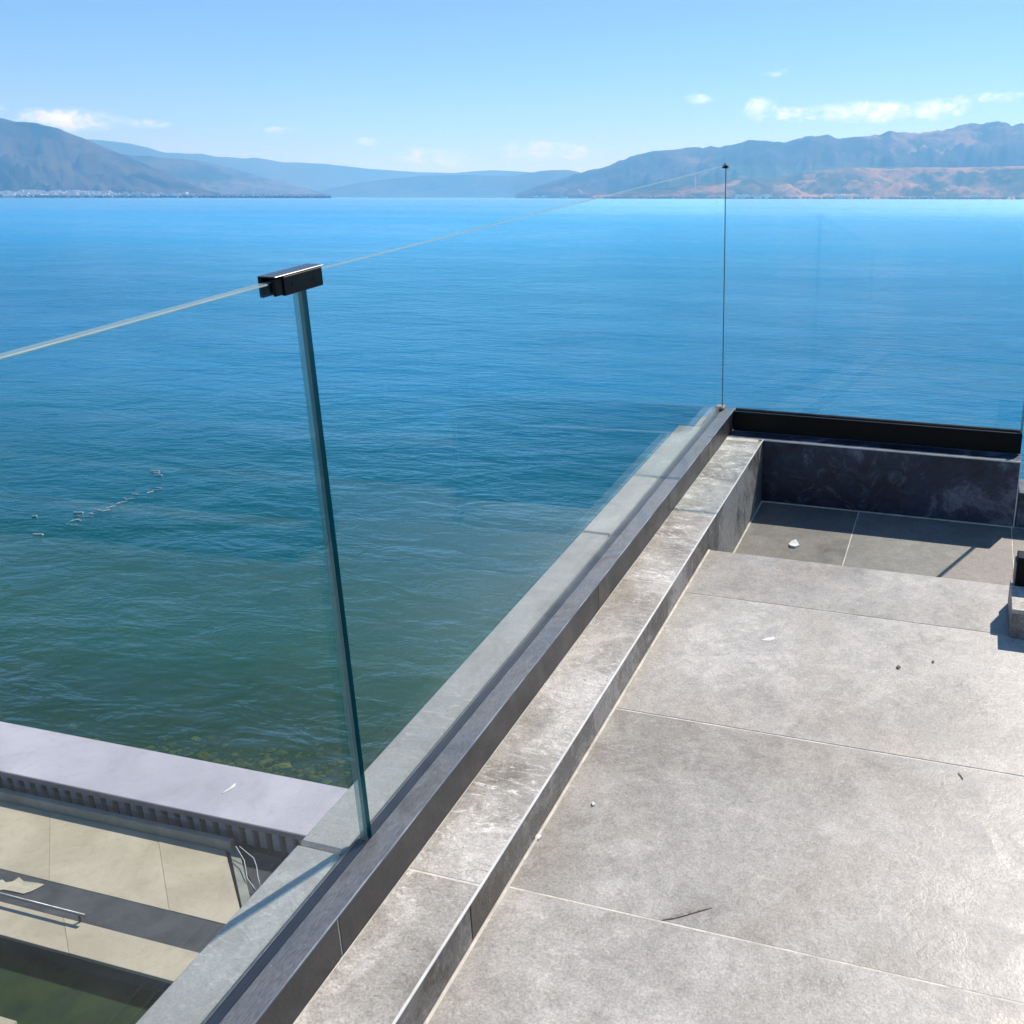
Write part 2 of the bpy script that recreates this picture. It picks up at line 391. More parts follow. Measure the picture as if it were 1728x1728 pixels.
# ------------------------------------------------------------------ lake
def lake_material():
    m, t, out = mat('lake_water')
    g = t.node('ShaderNodeNewGeometry'); p = g.outputs['Position']
    sp = t.node('ShaderNodeSeparateXYZ'); t.link(p, sp.inputs[0])
    dist = t.vmath('LENGTH', p)
    # wind patches: long bands across the lake
    bands = t.noise(t.mapping(p, rot=(0, 0, 0.28), scl=(0.0022, 0.011, 0.01)), 1.0, 4, 0.6, 0.4)
    gust = t.noise(t.mapping(p, rot=(0, 0, 0.28), scl=(0.07, 0.16, 0.1)), 1.0, 5, 0.65, 0.8)
    calm = t.math('ADD', t.math('MULTIPLY', t.ramp(bands, 0.42, 0.60), 0.55), t.math('MULTIPLY', t.ramp(gust, 0.34, 0.66), 0.5))
    # ripples, crests lie across the view
    q = t.mapping(p, rot=(0, 0, 0.22), scl=(0.55, 1.0, 1.0))
    w1 = t.noise(q, 0.55, 3, 0.5, 0.5)
    w2 = t.noise(q, 1.7, 4, 0.55, 0.7)
    w3 = t.noise(q, 5.2, 4, 0.6, 0.6)
    w4 = t.noise(t.mapping(p, rot=(0, 0, -0.5), scl=(0.7, 1, 1)), 0.16, 3, 0.5, 0.3)
    h = t.math('ADD', t.math('MULTIPLY', w1, 0.36), t.math('ADD', t.math('MULTIPLY', w2, 0.17), t.math('ADD', t.math('MULTIPLY', w3, 0.050), t.math('MULTIPLY', w4, 0.55))))
    amp = t.math('MULTIPLY', t.ramp(dist, 20, 900, 1.0, 0.42, smooth=False), t.math('ADD', 0.40, t.math('MULTIPLY', calm, 1.25)))
    nrm = t.bump(h, amp, 0.66)
    rough = t.math('ADD', t.ramp(dist, 20, 500, 0.06, 0.23, smooth=False), t.math('MULTIPLY', calm, 0.03))
    fr = t.node('ShaderNodeFresnel'); fr.inputs[0].default_value = 1.333; t.link(nrm, fr.inputs[1])
    gl = t.node('ShaderNodeBsdfGlossy'); t.link(rough, gl.inputs['Roughness']); t.link(nrm, gl.inputs['Normal'])
    gl.inputs[0].default_value = (0.62, 0.89, 1.0, 1)
    # body of the water: silty green over the shallows, deep blue farther out
    off = t.math('SUBTRACT', t.math('MULTIPLY', sp.outputs[1], 1.0), 6.8)
    wob = t.math('MULTIPLY', t.math('SUBTRACT', t.noise(p, 0.22, 4, 0.6), 0.5), 8.0)
    dp = t.math('ADD', off, wob)
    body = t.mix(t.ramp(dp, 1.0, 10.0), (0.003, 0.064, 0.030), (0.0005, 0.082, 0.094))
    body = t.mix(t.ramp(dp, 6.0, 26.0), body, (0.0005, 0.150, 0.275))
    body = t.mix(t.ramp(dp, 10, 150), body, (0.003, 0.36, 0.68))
    df = t.node('ShaderNodeBsdfDiffuse'); t.link(body, df.inputs[0])
    tr = t.node('ShaderNodeBsdfTransparent'); tr.inputs[0].default_value = (0.74, 0.86, 0.50, 1)
    op = t.ramp(t.math('ADD', off, t.math('MULTIPLY', wob, 0.25)), -0.5, 4.2, 0.22, 1.0)
    ms = t.node('ShaderNodeMixShader'); t.link(op, ms.inputs[0]); t.link(tr.outputs[0], ms.inputs[1]); t.link(df.outputs[0], ms.inputs[2])
    mf = t.node('ShaderNodeMixShader'); t.link(fr.outputs[0], mf.inputs[0]); t.link(ms.outputs[0], mf.inputs[1]); t.link(gl.outputs[0], mf.inputs[2])
    t.link(mf.outputs[0], out.inputs[0]); return m
M_LAKE = lake_material()
LV = [(-19500, 6.80, 0), (12500, 6.80, 0), (12500, 19500, 0), (-19500, 19500, 0)]
tag(mesh('lake', LV, [(0, 1, 2, 3)], M_LAKE, origin=(0, 20, 0)), kind='structure')

def bed_material():
    m, t, out = mat('lake_bed_silt')
    p = objpos(t, False)
    n = t.noise(p, 1.3, 5, 0.65, 0.8); n2 = t.noise(p, 6, 5, 0.6, 0.5)
    c = t.mix(t.ramp(n, 0.35, 0.65), (0.02, 0.045, 0.02), (0.07, 0.085, 0.025))
    c = t.mix(t.ramp(n2, 0.5, 0.75), c, (0.12, 0.11, 0.03))
    principled(t, out, c, 0.9); return m
M_BED = bed_material()
bv, bf = [], []
nx, ny = 90, 24
for j in range(ny+1):
    for i in range(nx+1):
        x = -40 + 55*i/nx; y = 6.82 + 30*(j/ny)**1.6
        d = y-6.82
        z = -0.35 - 0.16*d + 0.16*(mnoise.noise(Vector((x*.9, y*.9, 3)))) - 0.004*d*d
        bv.append((x, y, z))
for j in range(ny):
    for i in range(nx):
        a = j*(nx+1)+i; bf.append((a, a+1, a+nx+2, a+nx+1))
tag(mesh('lake_bed', bv, bf, M_BED, smooth=True, origin=(-10, 12, -3)), kind='structure')

# ------------------------------------------------------------------ hills round the lake
def hill_material(name, forest, scrub, soil, soil_amt, scale, lo=0.52):
    m, t, out = mat(name)
    p = objpos(t, False)
    n1 = t.noise(p, 1/scale, 6, 0.6, 0.8); n2 = t.noise(p, 1/(scale*0.22), 5, 0.6, 0.4); n3 = t.noise(p, 1/(scale*1.7), 3, 0.5, 0.6)
    c = t.mix(t.ramp(n1, 0.40, 0.60), forest, scrub)
    c = t.mix(t.math('MULTIPLY', t.ramp(n2, 0.48, 0.66), 0.5), c, tuple(v*0.7 for v in forest))
    c = t.mix(t.math('MULTIPLY', t.ramp(t.math('ADD', t.math('MULTIPLY', n3, .7), t.math('MULTIPLY', n2, .3)), lo, lo+0.10), soil_amt), c, soil)
    principled(t, out, c, 0.95, 0, 0.1); return m
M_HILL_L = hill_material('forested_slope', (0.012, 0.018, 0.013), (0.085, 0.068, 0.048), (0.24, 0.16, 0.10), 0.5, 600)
M_HILL_R = hill_material('dry_slope', (0.012, 0.020, 0.014), (0.075, 0.062, 0.042), (0.36, 0.215, 0.12), 0.7, 520)
M_HILL_F = hill_material('red_foothill', (0.012, 0.024, 0.012), (0.12, 0.08, 0.042), (0.46, 0.215, 0.085), 0.95, 330, 0.465)
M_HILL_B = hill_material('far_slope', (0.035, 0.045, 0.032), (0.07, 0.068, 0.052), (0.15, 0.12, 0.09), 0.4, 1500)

HILL_TOP = 0.0
def ridge(name, pts, Dc, Ds, material, seed, gully=0.16, n=320, rows=40, back=1.5, power=1.15, rough=0.012):
    A = []
    for (x, y) in pts:
        a, e = az_el(x, y); A.append((a, math.tan(e)))
    aa = np.array([q[0] for q in A]); ee = np.array([q[1] for q in A])
    o = np.argsort(aa); aa, ee = aa[o], ee[o]
    V, Fc = [], []
    for i in range(n+1):
        a = aa[0] + (aa[-1]-aa[0])*i/n
        e = float(np.interp(a, aa, ee))
        sx, cx = math.sin(a), math.cos(a)
        dc = Dc*(1+0.05*mnoise.noise(Vector((a*6, seed, 1))))
        ds = Ds*(1+0.03*mnoise.noise(Vector((a*9, seed, 5))))
        horiz = math.hypot(1, 0)
        crest = max(3.0, H + dc*e)
        crest = H + (crest-H)*(1 + rough*mnoise.fractal(Vector((a*90, seed, 0)), 0.8, 2.0, 4))
        for j in range(rows+1):
            tt = j/rows*back
            if tt <= 1:
                d = ds + (dc-ds)*tt
                hgt = crest*(tt**power)
                env = math.sin(math.pi*min(1, tt))**0.8
            else:
                d = dc + (dc-ds)*(tt-1)
                hgt = crest*max(0, 1-1.3*(tt-1)); env = min(1, (tt-1)*3)
            q = Vector((d*sx/(Dc*0.065), d*cx/(Dc*0.065), seed))
            g = mnoise.ridged_multi_fractal(q, 0.9, 2.1, 5, 1.0, 2.0) - 1.0
            g2 = mnoise.fractal(q*5.0, 0.7, 2.0, 4)
            hgt = hgt - 1.35*gully*crest*env*(1.0 - 1.0*g - 0.45*g2) if tt > 0 else -2.0
            if tt > 0: hgt = max(hgt, 1.0 if tt < .12 else 4.0)
            # never above the sky line in front of the crest
            if 0 < tt < 1: hgt = min(hgt, H + (crest-H)*d/dc*0.985)
            V.append((d*sx, d*cx, hgt))
    global HILL_TOP
    HILL_TOP = max(HILL_TOP, max(v[2] for v in V))
    R = rows+1
    for i in range(n):
        for j in range(rows): Fc.append((i*R+j, (i+1)*R+j, (i+1)*R+j+1, i*R+j+1))
    Fc = [tuple(reversed(f)) for f in Fc]
    return tag(mesh(name, V, Fc, material, smooth=True), kind='structure')

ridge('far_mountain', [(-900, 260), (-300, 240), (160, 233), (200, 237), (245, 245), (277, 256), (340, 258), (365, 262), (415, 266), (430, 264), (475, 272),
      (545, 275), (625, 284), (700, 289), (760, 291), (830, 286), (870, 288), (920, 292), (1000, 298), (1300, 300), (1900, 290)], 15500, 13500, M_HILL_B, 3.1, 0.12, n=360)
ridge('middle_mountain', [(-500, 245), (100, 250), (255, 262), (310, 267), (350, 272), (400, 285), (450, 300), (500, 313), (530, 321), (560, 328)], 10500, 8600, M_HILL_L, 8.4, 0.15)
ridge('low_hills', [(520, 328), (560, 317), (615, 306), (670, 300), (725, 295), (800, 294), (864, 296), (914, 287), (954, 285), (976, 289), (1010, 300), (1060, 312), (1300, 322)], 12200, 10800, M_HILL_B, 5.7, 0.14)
ridge('left_mountain', [(-2600, 240), (-1700, 190), (-1100, 215), (-600, 180), (-250, 176), (-100, 186), (0, 195), (25, 200), (60, 204), (95, 212), (125, 224), (155, 236), (195, 254), (240, 273), (270, 287), (300, 300), (330, 313), (350, 321), (380, 327)],
      7600, 5700, M_HILL_L, 1.3, 0.20, n=420)
ridge('right_mountain', [(870, 328), (894, 318), (930, 306), (960, 296), (984, 288), (1019, 281), (1064, 262), (1104, 252), (1134, 250), (1154, 246), (1184, 247), (1234, 242), (1252, 236), (1269, 233), (1299, 237), (1329, 236),
      (1360, 228), (1384, 224), (1400, 226), (1419, 230), (1454, 227), (1504, 219), (1539, 221), (1589, 217), (1610, 211), (1634, 205), (1660, 204), (1684, 202), (1709, 209), (1728, 205), (1800, 196), (1950, 214), (2150, 190), (2500, 215), (3000, 170), (3600, 230), (4400, 250)],
      8900, 6300, M_HILL_R, 2.2, 0.22, n=620, rough=0.035)
ridge('red_foothills', [(1000, 330), (1060, 324), (1130, 316), (1200, 306), (1250, 300), (1300, 300), (1350, 291), (1400, 284), (1450, 281), (1500, 283), (1545, 280), (1600, 282), (1660, 279), (1728, 278), (1850, 285), (2000, 270), (2300, 290), (2700, 280), (3400, 300), (4200, 320)],
      6300, 5450, M_HILL_F, 6.6, 0.26, n=420, power=0.9)
# flat shore plain under the town
V, Fc = [], []
for i in range(161):
    px_ = -900 + 1450*i/160
    a, _ = az_el(px_, 332)
    for (d, z) in ((5150*(1+0.02*mnoise.noise(Vector((a*30, 0, 9)))), -1.5), (5230, 1.2), (5800, 12), (6300, 20)):
        V.append((d*math.sin(a), d*math.cos(a), z))
for i in range(160):
    for j in range(3): Fc.append((i*4+j, i*4+j+1, (i+1)*4+j+1, (i+1)*4+j))
tag(mesh('shore_plain', V, Fc, M_HILL_L), kind='structure')

M_HOUSE = plain('town_render', (0.74, 0.73, 0.71), 0.8, var=0.12, scale=0.01)
M_TREE = plain('shore_tree_green', (0.026, 0.040, 0.022), 0.9, var=0.4, scale=0.02)
def town(name, spans, label):
    parts = []
    for (x0, x1, n, D0, D1, z0, z1, big) in spans:
        for _ in range(n):
            px_ = x0 + (x1-x0)*rnd.random(); q = rnd.random()
            a, _e = az_el(px_, 330); d = D0+(D1-D0)*q; zb = z0+(z1-z0)*q - 1
            wv_, dv_, hv_ = rnd.uniform(8, 26)*big, rnd.uniform(9, 16), rnd.uniform(5, 13)*big
            cx_, cy_ = d*math.sin(a), d*math.cos(a); th = a + rnd.uniform(-.5, .5)
            v, f = cbox(-wv_/2, wv_/2, -dv_/2, dv_/2, zb, zb+hv_, 0, tf=lambda X, Y, Z: (cx_+X*math.cos(th)+Y*math.sin(th), cy_-X*math.sin(th)+Y*math.cos(th), Z))
            parts.append((v, f))
    V, Fc = join(parts)
    return tag(mesh(name, V, Fc, M_HOUSE), label, 'town', kind='stuff')
town('lakeside_town', [(-300, 330, 520, 5230, 5900, 1, 20, 1.0), (10, 190, 190, 5230, 5950, 2, 27, 1.1), (330, 520, 110, 5300, 5900, 1, 12, .8)], 'white houses of the far town along the water under the dark mountain')
town('shore_village', [(1238, 1300, 26, 5420, 5540, 2, 16, 1.0), (1390, 1470, 40, 5420, 5560, 2, 20, 1.0), (1555, 1580, 9, 5430, 5500, 2, 8, 1.0), (1630, 1660, 11, 5430, 5540, 2, 14, 1.1), (1700, 1760, 9, 5430, 5540, 2, 14, 1), (900, 960, 10, 6300, 6350, 2, 6, 1)],
     'scattered pale village houses under the reddish foothills')
parts = []
ico = [(0, 0, 1), (.89, 0, .45), (.28, .85, .45), (-.72, .53, .45), (-.72, -.53, .45), (.28, -.85, .45), (.72, .53, -.45), (-.28, .85, -.45), (-.89, 0, -.45), (-.28, -.85, -.45), (.72, -.53, -.45), (0, 0, -1)]
icf = [(0,1,2),(0,2,3),(0,3,4),(0,4,5),(0,5,1),(1,6,2),(2,7,3),(3,8,4),(4,9,5),(5,10,1),(6,7,2),(7,8,3),(8,9,4),(9,10,5),(10,6,1),(11,7,6),(11,8,7),(11,9,8),(11,10,9),(11,6,10)]
for (x0, x1, n, D, zz) in ((-300, 560, 620, 5220, 2), (1010, 1900, 520, 5400, 2)):
    for _ in range(n):
        a, _e = az_el(x0+(x1-x0)*rnd.random(), 330); d = D*(1+rnd.uniform(0, .02)); r = rnd.uniform(4, 9)
        c = Vector((d*math.sin(a), d*math.cos(a), zz + r*0.5))
        parts.append(([(c.x+v[0]*r*rnd.uniform(.8, 1.5), c.y+v[1]*r, c.z+v[2]*r*rnd.uniform(.6, .95)) for v in ico], icf))
V, Fc = join(parts)
tag(mesh('shore_trees', V, Fc, M_TREE), 'dark line of trees along the far shore', 'trees', kind='stuff')
# pale mast on the foothill
a, _e = az_el(1173.5, 300); d = 5900
base = (d*math.sin(a), d*math.cos(a), 20)
V, Fc = join([tube([(base[0], base[1], 20), (base[0], base[1], 70), (base[0], base[1], H+d*math.tan(az_el(1173.5, 297)[1]))], 4.2, 8)])
tag(mesh('chimney_tower', V, Fc, M_HOUSE), 'pale slender tower on the far hillside behind the glass corner', 'tower')

# ------------------------------------------------------------------ terrace body
ZF, ZK, ZT, ZL = -1.419, -1.332, -1.250, -1.600     # floor, kerb top, rail top, lower floor
XG0, XG1 = -0.975, -0.959                           # glass
tb = box('terrace_body', -1.062, 3.2, -3.2, 3.93, -6.6, -1.66, M_CORE); tag(tb, kind='structure')

fl = empty('terrace_floor', T(-0.2, 0.8, ZF-0.06), kind='structure')
box('grout_bed', -0.905, 3.2, -3.2, 2.896, -1.655, ZF-0.0009, M_GROUT, fl)
ys = [-3.2, -2.24, -1.64, -1.04, -0.44, 0.165, 0.768, 1.370, 1.975, 2.594, 2.900]
xs = [-0.7535, 0.447, 1.647, 3.2]
G = 0.0019
for i in range(len(ys)-1):
    for j in range(len(xs)-1):
        dz = rnd.uniform(-0.0006, 0.0006)
        box('floor_tile', xs[j]+G, xs[j+1]-G, ys[i]+G, ys[i+1]-(0.0 if i == len(ys)-2 else G), ZF-0.012, ZF+dz, M_FLOOR, fl, b=0.0008)
box('step_riser', -0.7535, 3.2, 2.897, 2.9005, -1.60, ZF-0.0128, M_KFACE, fl)

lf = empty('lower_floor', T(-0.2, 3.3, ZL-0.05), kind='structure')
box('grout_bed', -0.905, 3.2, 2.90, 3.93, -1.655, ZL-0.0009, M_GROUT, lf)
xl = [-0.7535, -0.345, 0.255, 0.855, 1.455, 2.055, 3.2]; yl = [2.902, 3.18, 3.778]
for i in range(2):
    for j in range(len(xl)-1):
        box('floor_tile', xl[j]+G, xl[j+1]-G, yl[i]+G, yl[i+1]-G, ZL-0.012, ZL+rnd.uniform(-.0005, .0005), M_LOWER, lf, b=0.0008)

# ------------------------------------------------------------------ long parapet under the near railing
pw = empty('parapet', T(-0.93, 1.2, -1.66), 'long grey stone parapet with pale kerb running under the near glass panels', 'parapet')
box('core', -1.058, -0.915, -3.2, 3.93, -1.657, -1.305, M_CORE, pw)
box('kerb_core', -0.9149, -0.7725, -3.2, 3.787, -1.657, ZK-0.0009, M_GROUT, pw)
for (a_, b_) in ((-3.2, -2.32), (-2.32, -1.125), (-1.125, 0.075), (0.075, 1.275), (1.275, 2.475), (2.475, 3.745)):
    box('kerb_tile', -0.9065, -0.7585, a_+G, b_-G, ZK-0.012, ZK+rnd.uniform(-.0005, .0005), M_KERB, pw, b=0.0008)
for (a_, b_) in ((-3.2, -1.17), (-1.17, 0.03), (0.03, 1.232), (1.232, 2.43), (2.43, 2.899)):
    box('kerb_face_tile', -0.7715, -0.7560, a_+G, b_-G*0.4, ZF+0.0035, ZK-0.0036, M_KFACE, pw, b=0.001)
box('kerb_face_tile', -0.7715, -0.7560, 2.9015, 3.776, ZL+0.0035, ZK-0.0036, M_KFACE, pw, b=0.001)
box('kerb_joint_fill', -0.7723, -0.7586, -3.2, 3.74, ZK-0.0034, ZK-0.0009, M_GROUT, pw)
box('edge_trim', -0.7584, -0.7535, -3.2, 3.776, ZK-0.0034, ZK+0.0012, M_TRIM, pw, b=0.001)
box('floor_joint', -0.7558, -0.7495, -3.2, 2.899, ZF-0.0022, ZF+0.0028, M_GROUT, pw, b=0.001)
box('floor_joint', -0.7558, -0.7498, 2.903, 3.776, ZL-0.0022, ZL+0.0026, M_GROUT, pw, b=0.001)
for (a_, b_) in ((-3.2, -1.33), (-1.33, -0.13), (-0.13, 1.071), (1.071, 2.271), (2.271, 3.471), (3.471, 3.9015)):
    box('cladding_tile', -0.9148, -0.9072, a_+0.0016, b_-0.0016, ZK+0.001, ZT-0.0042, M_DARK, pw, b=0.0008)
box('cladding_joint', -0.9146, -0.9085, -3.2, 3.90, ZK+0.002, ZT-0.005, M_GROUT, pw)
CJ = (-3.2, -1.56, -0.18, 1.200, 2.580, 3.640)
for i in range(len(CJ)-1):
    dz = rnd.uniform(-.0012, .0012)
    box('coping_stone', -1.081+rnd.uniform(-.001, .001), -0.9858, CJ[i]+0.0016, CJ[i+1]-0.0016, -1.304, ZT+dz, M_COPING, pw, b=0.006)
# broken mortar where the last coping stone is missing
mv, mf = [], []
N = 26
for i in range(N+1):
    y = 3.642 + 0.27*i/N
    wx = 0.022 + 0.010*mnoise.noise(Vector((y*31, 2, 0))) + (0.05*max(0, 1-i/3))
    zt = -1.258 + 0.006*mnoise.noise(Vector((y*45, 5, 0)))
    for (x, z) in ((-0.986-wx, -1.30), (-0.986-wx*0.9, zt-0.01), (-0.986-wx*0.4, zt), (-0.9861, zt+0.002), (-0.9861, -1.30)):
        mv.append(T(x, y, z))
for i in range(N):
    for j in range(4): mf.append((i*5+j, i*5+j+1, (i+1)*5+j+1, (i+1)*5+j))
mf.append((0, 1, 2, 3, 4)); mf.append(tuple(N*5+q for q in (4, 3, 2, 1, 0)))
mesh('mortar_bed', mv, mf, M_MORTAR, pw)

# ------------------------------------------------------------------ near railing
rl = empty('glass_railing', T(-0.967, 1.25, ZK), 'frameless clear glass railing of two panels in a grey steel channel along the lake side', 'railing')
def pane(name, x0, x1, y0, y1, z0, ztops, parent, edge_mats):
    """glass plate; ztops gives the top height at both ends of its long side. edge_mats = (top, start, end)"""
    along_y = (y1-y0) > (x1-x0)
    za, zb = ztops
    if along_y: tops = (za, za, zb, zb)
    else: tops = (za, zb, zb, za)
    pts = [(x0, y0), (x1, y0), (x1, y1), (x0, y1)]
    V = [T(x, y, z0) for x, y in pts] + [T(x, y, z) for (x, y), z in zip(pts, tops)]
    Fc = [(0, 3, 2, 1), (4, 5, 6, 7), (0, 1, 5, 4), (1, 2, 6, 5), (2, 3, 7, 6), (3, 0, 4, 7)]
    if along_y: idx = [0, 1, 2, 0, 3, 0]
    else: idx = [0, 1, 0, 3, 0, 2]
    return mesh(name, V, Fc, [M_GLASS] + list(edge_mats), parent, matidx=idx)
GZ = -1.2528
def ztop(y): return -0.246 - 0.010*(y-1.25)
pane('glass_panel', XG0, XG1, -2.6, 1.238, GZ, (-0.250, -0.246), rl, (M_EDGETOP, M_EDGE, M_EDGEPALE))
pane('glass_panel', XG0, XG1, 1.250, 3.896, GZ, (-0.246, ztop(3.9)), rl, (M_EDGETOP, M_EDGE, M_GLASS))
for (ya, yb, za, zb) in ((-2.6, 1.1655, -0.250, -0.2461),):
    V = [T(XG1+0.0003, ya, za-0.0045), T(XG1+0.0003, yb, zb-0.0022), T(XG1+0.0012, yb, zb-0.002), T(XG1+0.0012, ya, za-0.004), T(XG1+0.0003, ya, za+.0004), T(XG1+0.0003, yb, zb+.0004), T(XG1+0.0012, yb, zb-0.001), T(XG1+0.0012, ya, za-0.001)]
    mesh('edge_refraction_strip', V, [(0, 1, 2, 3), (4, 7, 6, 5), (3, 2, 6, 7), (0, 4, 5, 1), (0, 3, 7, 4), (1, 5, 6, 2)], M_EDGETOP, rl)  # added pale strip painting the edge's refraction through the pane
ch = box('base_channel', -0.9525, -0.9060, -3.2, 3.905, ZT-0.004, ZT+0.0006, M_STEEL, rl, b=0.0012)
box('lip_highlight', -0.9078, -0.9052, -3.2, 3.905, ZT+0.0007, ZT+0.0016, M_TRIMSTEEL, ch, b=0.0004)
box('inner_lip', -0.9575, -0.9527, -3.2, 3.905, -1.304, ZT-0.0012, M_STEEL, ch)
box('outer_lip', -0.9855, -0.9795, -3.2, 3.905, -1.304, ZT-0.002, M_STEEL, ch, b=0.001)
M_SEALANT = plain('shadow_navy_sealant', (0.018, 0.024, 0.045), 0.6, var=0.2, scale=12)  # navy colour stands in for the shadow band beside the slot
box('gasket', -0.9793, -0.9592, -3.2, 3.9, -1.300, ZT-0.003, M_SEALANT, ch)
box('slot_floor', -0.9794, -0.9577, -3.2, 3.905, -1.3045, -1.3008, M_SLOT, ch)
cp = empty('top_clip', (0, 0, 0)); cp.parent = rl; cp.location = Vector(T(-0.967, 1.24, -0.275)) - rl.location
box('inner_plate', -0.9588, -0.9515, 1.1930, 1.2830, -0.2675, -0.2400, M_BLACK, cp, b=0.0010)
box('outer_plate', -0.9825, -0.9752, 1.1750, 1.2880, -0.2680, -0.2395, M_BLACK, cp, b=0.0010)
box('bridge', -0.9588, -0.9540, 1.1750, 1.1928, -0.2655, -0.2410, M_BLACK, cp, b=0.0008)
for yy in (1.213, 1.263):
    V, Fc = tube([T(-0.9516, yy, -0.2535), T(-0.9508, yy, -0.2535)], 0.0032, 10); mesh('screw', V, Fc, M_BLACK, cp)
M_CAP = plain('satin_black_cap', (0.05, 0.048, 0.052), 0.28, 0.0, var=0.2, scale=30, spec=0.8)
box('cap_plate', -0.9826, -0.9514, 1.1745, 1.2885, -0.2393, -0.2375, M_CAP, cp, b=0.0010)
M_SEAL = plain('dark_seal', (0.03, 0.045, 0.045), 0.5, var=0.1)
box('corner_seal', -0.9588, -0.9562, 3.8795, 3.8822, ZT, ztop(3.9)-0.002, M_SEAL, rl)
# corner bead of the two railings
bt = empty('corner_clip', (0, 0, 0)); bt.parent = rl; bt.location = Vector(T(-0.955, 3.893, -0.29)) - rl.location
M_CHROME = plain('satin_chrome', (0.62, 0.62, 0.62), 0.22, 1.0, var=0.1)
zc = ztop(3.9)
box('clip_body', -0.972, -0.950, 3.873, 3.895, zc-0.008, zc+0.003, M_BLACK, bt, b=0.002)
box('clip_cap', -0.968, -0.957, 3.880, 3.890, zc+0.0032, zc+0.013, M_CHROME, bt, b=0.004)
box('corner_bracket', -0.985, -0.948, 3.862, 3.906, ZT+0.0008, ZT+0.014, M_MORTAR, rl, b=0.004)

# ------------------------------------------------------------------ back wall and its railing
bw = empty('back_wall', T(-0.3, 3.85, -1.66), 'low dark tiled wall in shade at the end of the sunken floor', 'wall')
box('core', -0.914, 0.262, 3.7885, 3.93, -1.657, ZK-0.0125, M_CORE, bw)
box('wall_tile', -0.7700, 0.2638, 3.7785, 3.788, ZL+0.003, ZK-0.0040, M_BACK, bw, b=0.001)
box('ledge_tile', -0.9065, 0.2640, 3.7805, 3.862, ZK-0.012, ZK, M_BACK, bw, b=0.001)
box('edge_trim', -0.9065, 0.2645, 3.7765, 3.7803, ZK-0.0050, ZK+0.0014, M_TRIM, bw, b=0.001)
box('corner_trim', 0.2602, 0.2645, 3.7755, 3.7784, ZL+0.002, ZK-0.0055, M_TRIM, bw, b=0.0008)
box('base_joint', -0.7525, 0.2635, 3.7720, 3.7783, ZL-0.002, ZL+0.0028, M_GROUT, bw, b=0.001)
rb = empty('glass_railing', T(-0.3, 3.89, ZK), 'clear glass panel in a black channel above the low shaded wall', 'railing')
ck = box('base_channel', -0.9050, 0.2625, 3.8630, 3.8785, ZK+0.0004, ZT, M_BLACK, rb, b=0.002)
box('rear_lip', -0.9050, 0.2625, 3.9015, 3.9165, ZK+0.0004, ZT+0.001, M_BLACK, ck, b=0.002)
box('gasket', -0.9050, 0.2620, 3.8788, 3.8820, ZK+0.0004, ZT-0.010, M_SLOT, ck)
box('gasket', -0.9050, 0.2620, 3.8984, 3.9012, ZK+0.0004, ZT-0.012, M_SLOT, ck)
box('added_shadow_strip', 0.2545, 0.2622, 3.8790, 3.9012, ZT+0.001, ztop(3.9), M_EDGEPALE, rb)  # added strip, there to widen the shadow band on the lower floor
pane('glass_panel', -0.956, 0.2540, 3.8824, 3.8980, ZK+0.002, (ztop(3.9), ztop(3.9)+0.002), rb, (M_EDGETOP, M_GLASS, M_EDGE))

# ------------------------------------------------------------------ kerb stub with black channel beside the step
st = empty('kerb_stub', T(0.6, 2.68, ZF), 'dark kerb stub topped by a black channel at the right rim of the floor', 'kerb')
box('core', 0.212, 3.2, 2.590, 2.785, ZF+0.001, ZK-0.0125, M_CORE, st)
box('kerb_tile', 0.2015, 1.40, 2.5800, 2.726, ZK-0.012, ZK, M_KERB, st, b=0.0008)
box('kerb_tile', 1.4035, 3.2, 2.5800, 2.726, ZK-0.012, ZK, M_KERB, st, b=0.0008)
box('kerb_face_tile', 0.2025, 3.2, 2.5810, 2.5895, ZF+0.003, ZK-0.0125, M_KFACE, st, b=0.001)
box('end_tile', 0.2020, 0.2115, 2.5900, 2.785, ZF+0.003, ZK-0.0125, M_KFACE, st, b=0.001)
box('black_channel', 0.2120, 3.2, 2.7265, 2.7800, ZK-0.010, ZT+0.004, M_BLACK, st, b=0.002)
box('end_plate', 0.2070, 0.2119, 2.7290, 2.7780, ZK+0.001, ZT-0.012, M_STEEL, st, b=0.001)
# dark kerb beyond the end of the low wall
ok_ = empty('outer_kerb', T(1.2, 3.9, -1.66), 'dark kerb beyond the open end of the low wall', 'kerb')
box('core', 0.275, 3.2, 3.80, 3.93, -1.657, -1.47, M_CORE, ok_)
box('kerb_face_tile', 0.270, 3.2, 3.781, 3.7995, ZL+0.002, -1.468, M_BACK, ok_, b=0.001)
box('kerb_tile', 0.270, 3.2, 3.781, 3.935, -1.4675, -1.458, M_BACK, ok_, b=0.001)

# ------------------------------------------------------------------ litter and marks on the floor
def on_floor(x, y, Z):
    d = ray(x, y)
    # X = d.x*t, Y = d.y*t, d.z*t = Z + K*Y + KX*X
    t_ = Z/(d.z - K*d.y - KX*d.x)
    return d.x*t_, d.y*t_
def flake(name, poly, Z, th, m, label, cat, curl=0.0):
    P = [on_floor(x, y, Z) for x, y in poly]
    n = len(P); cx_ = sum(p[0] for p in P)/n; cy_ = sum(p[1] for p in P)/n
    V = [T(x, y, Z+0.0006) for x, y in P] + [T(x, y, Z+th+curl*((i % 3)/2)) for i, (x, y) in enumerate(P)] + [T(cx_, cy_, Z+th*1.4)]
    Fc = [tuple(reversed(range(n)))] + [(i, (i+1) % n, n+(i+1) % n, n+i) for i in range(n)] + [(n+i, n+(i+1) % n, 2*n) for i in range(n)]
    o = mesh(name, V, Fc, m); return tag(o, label, cat)
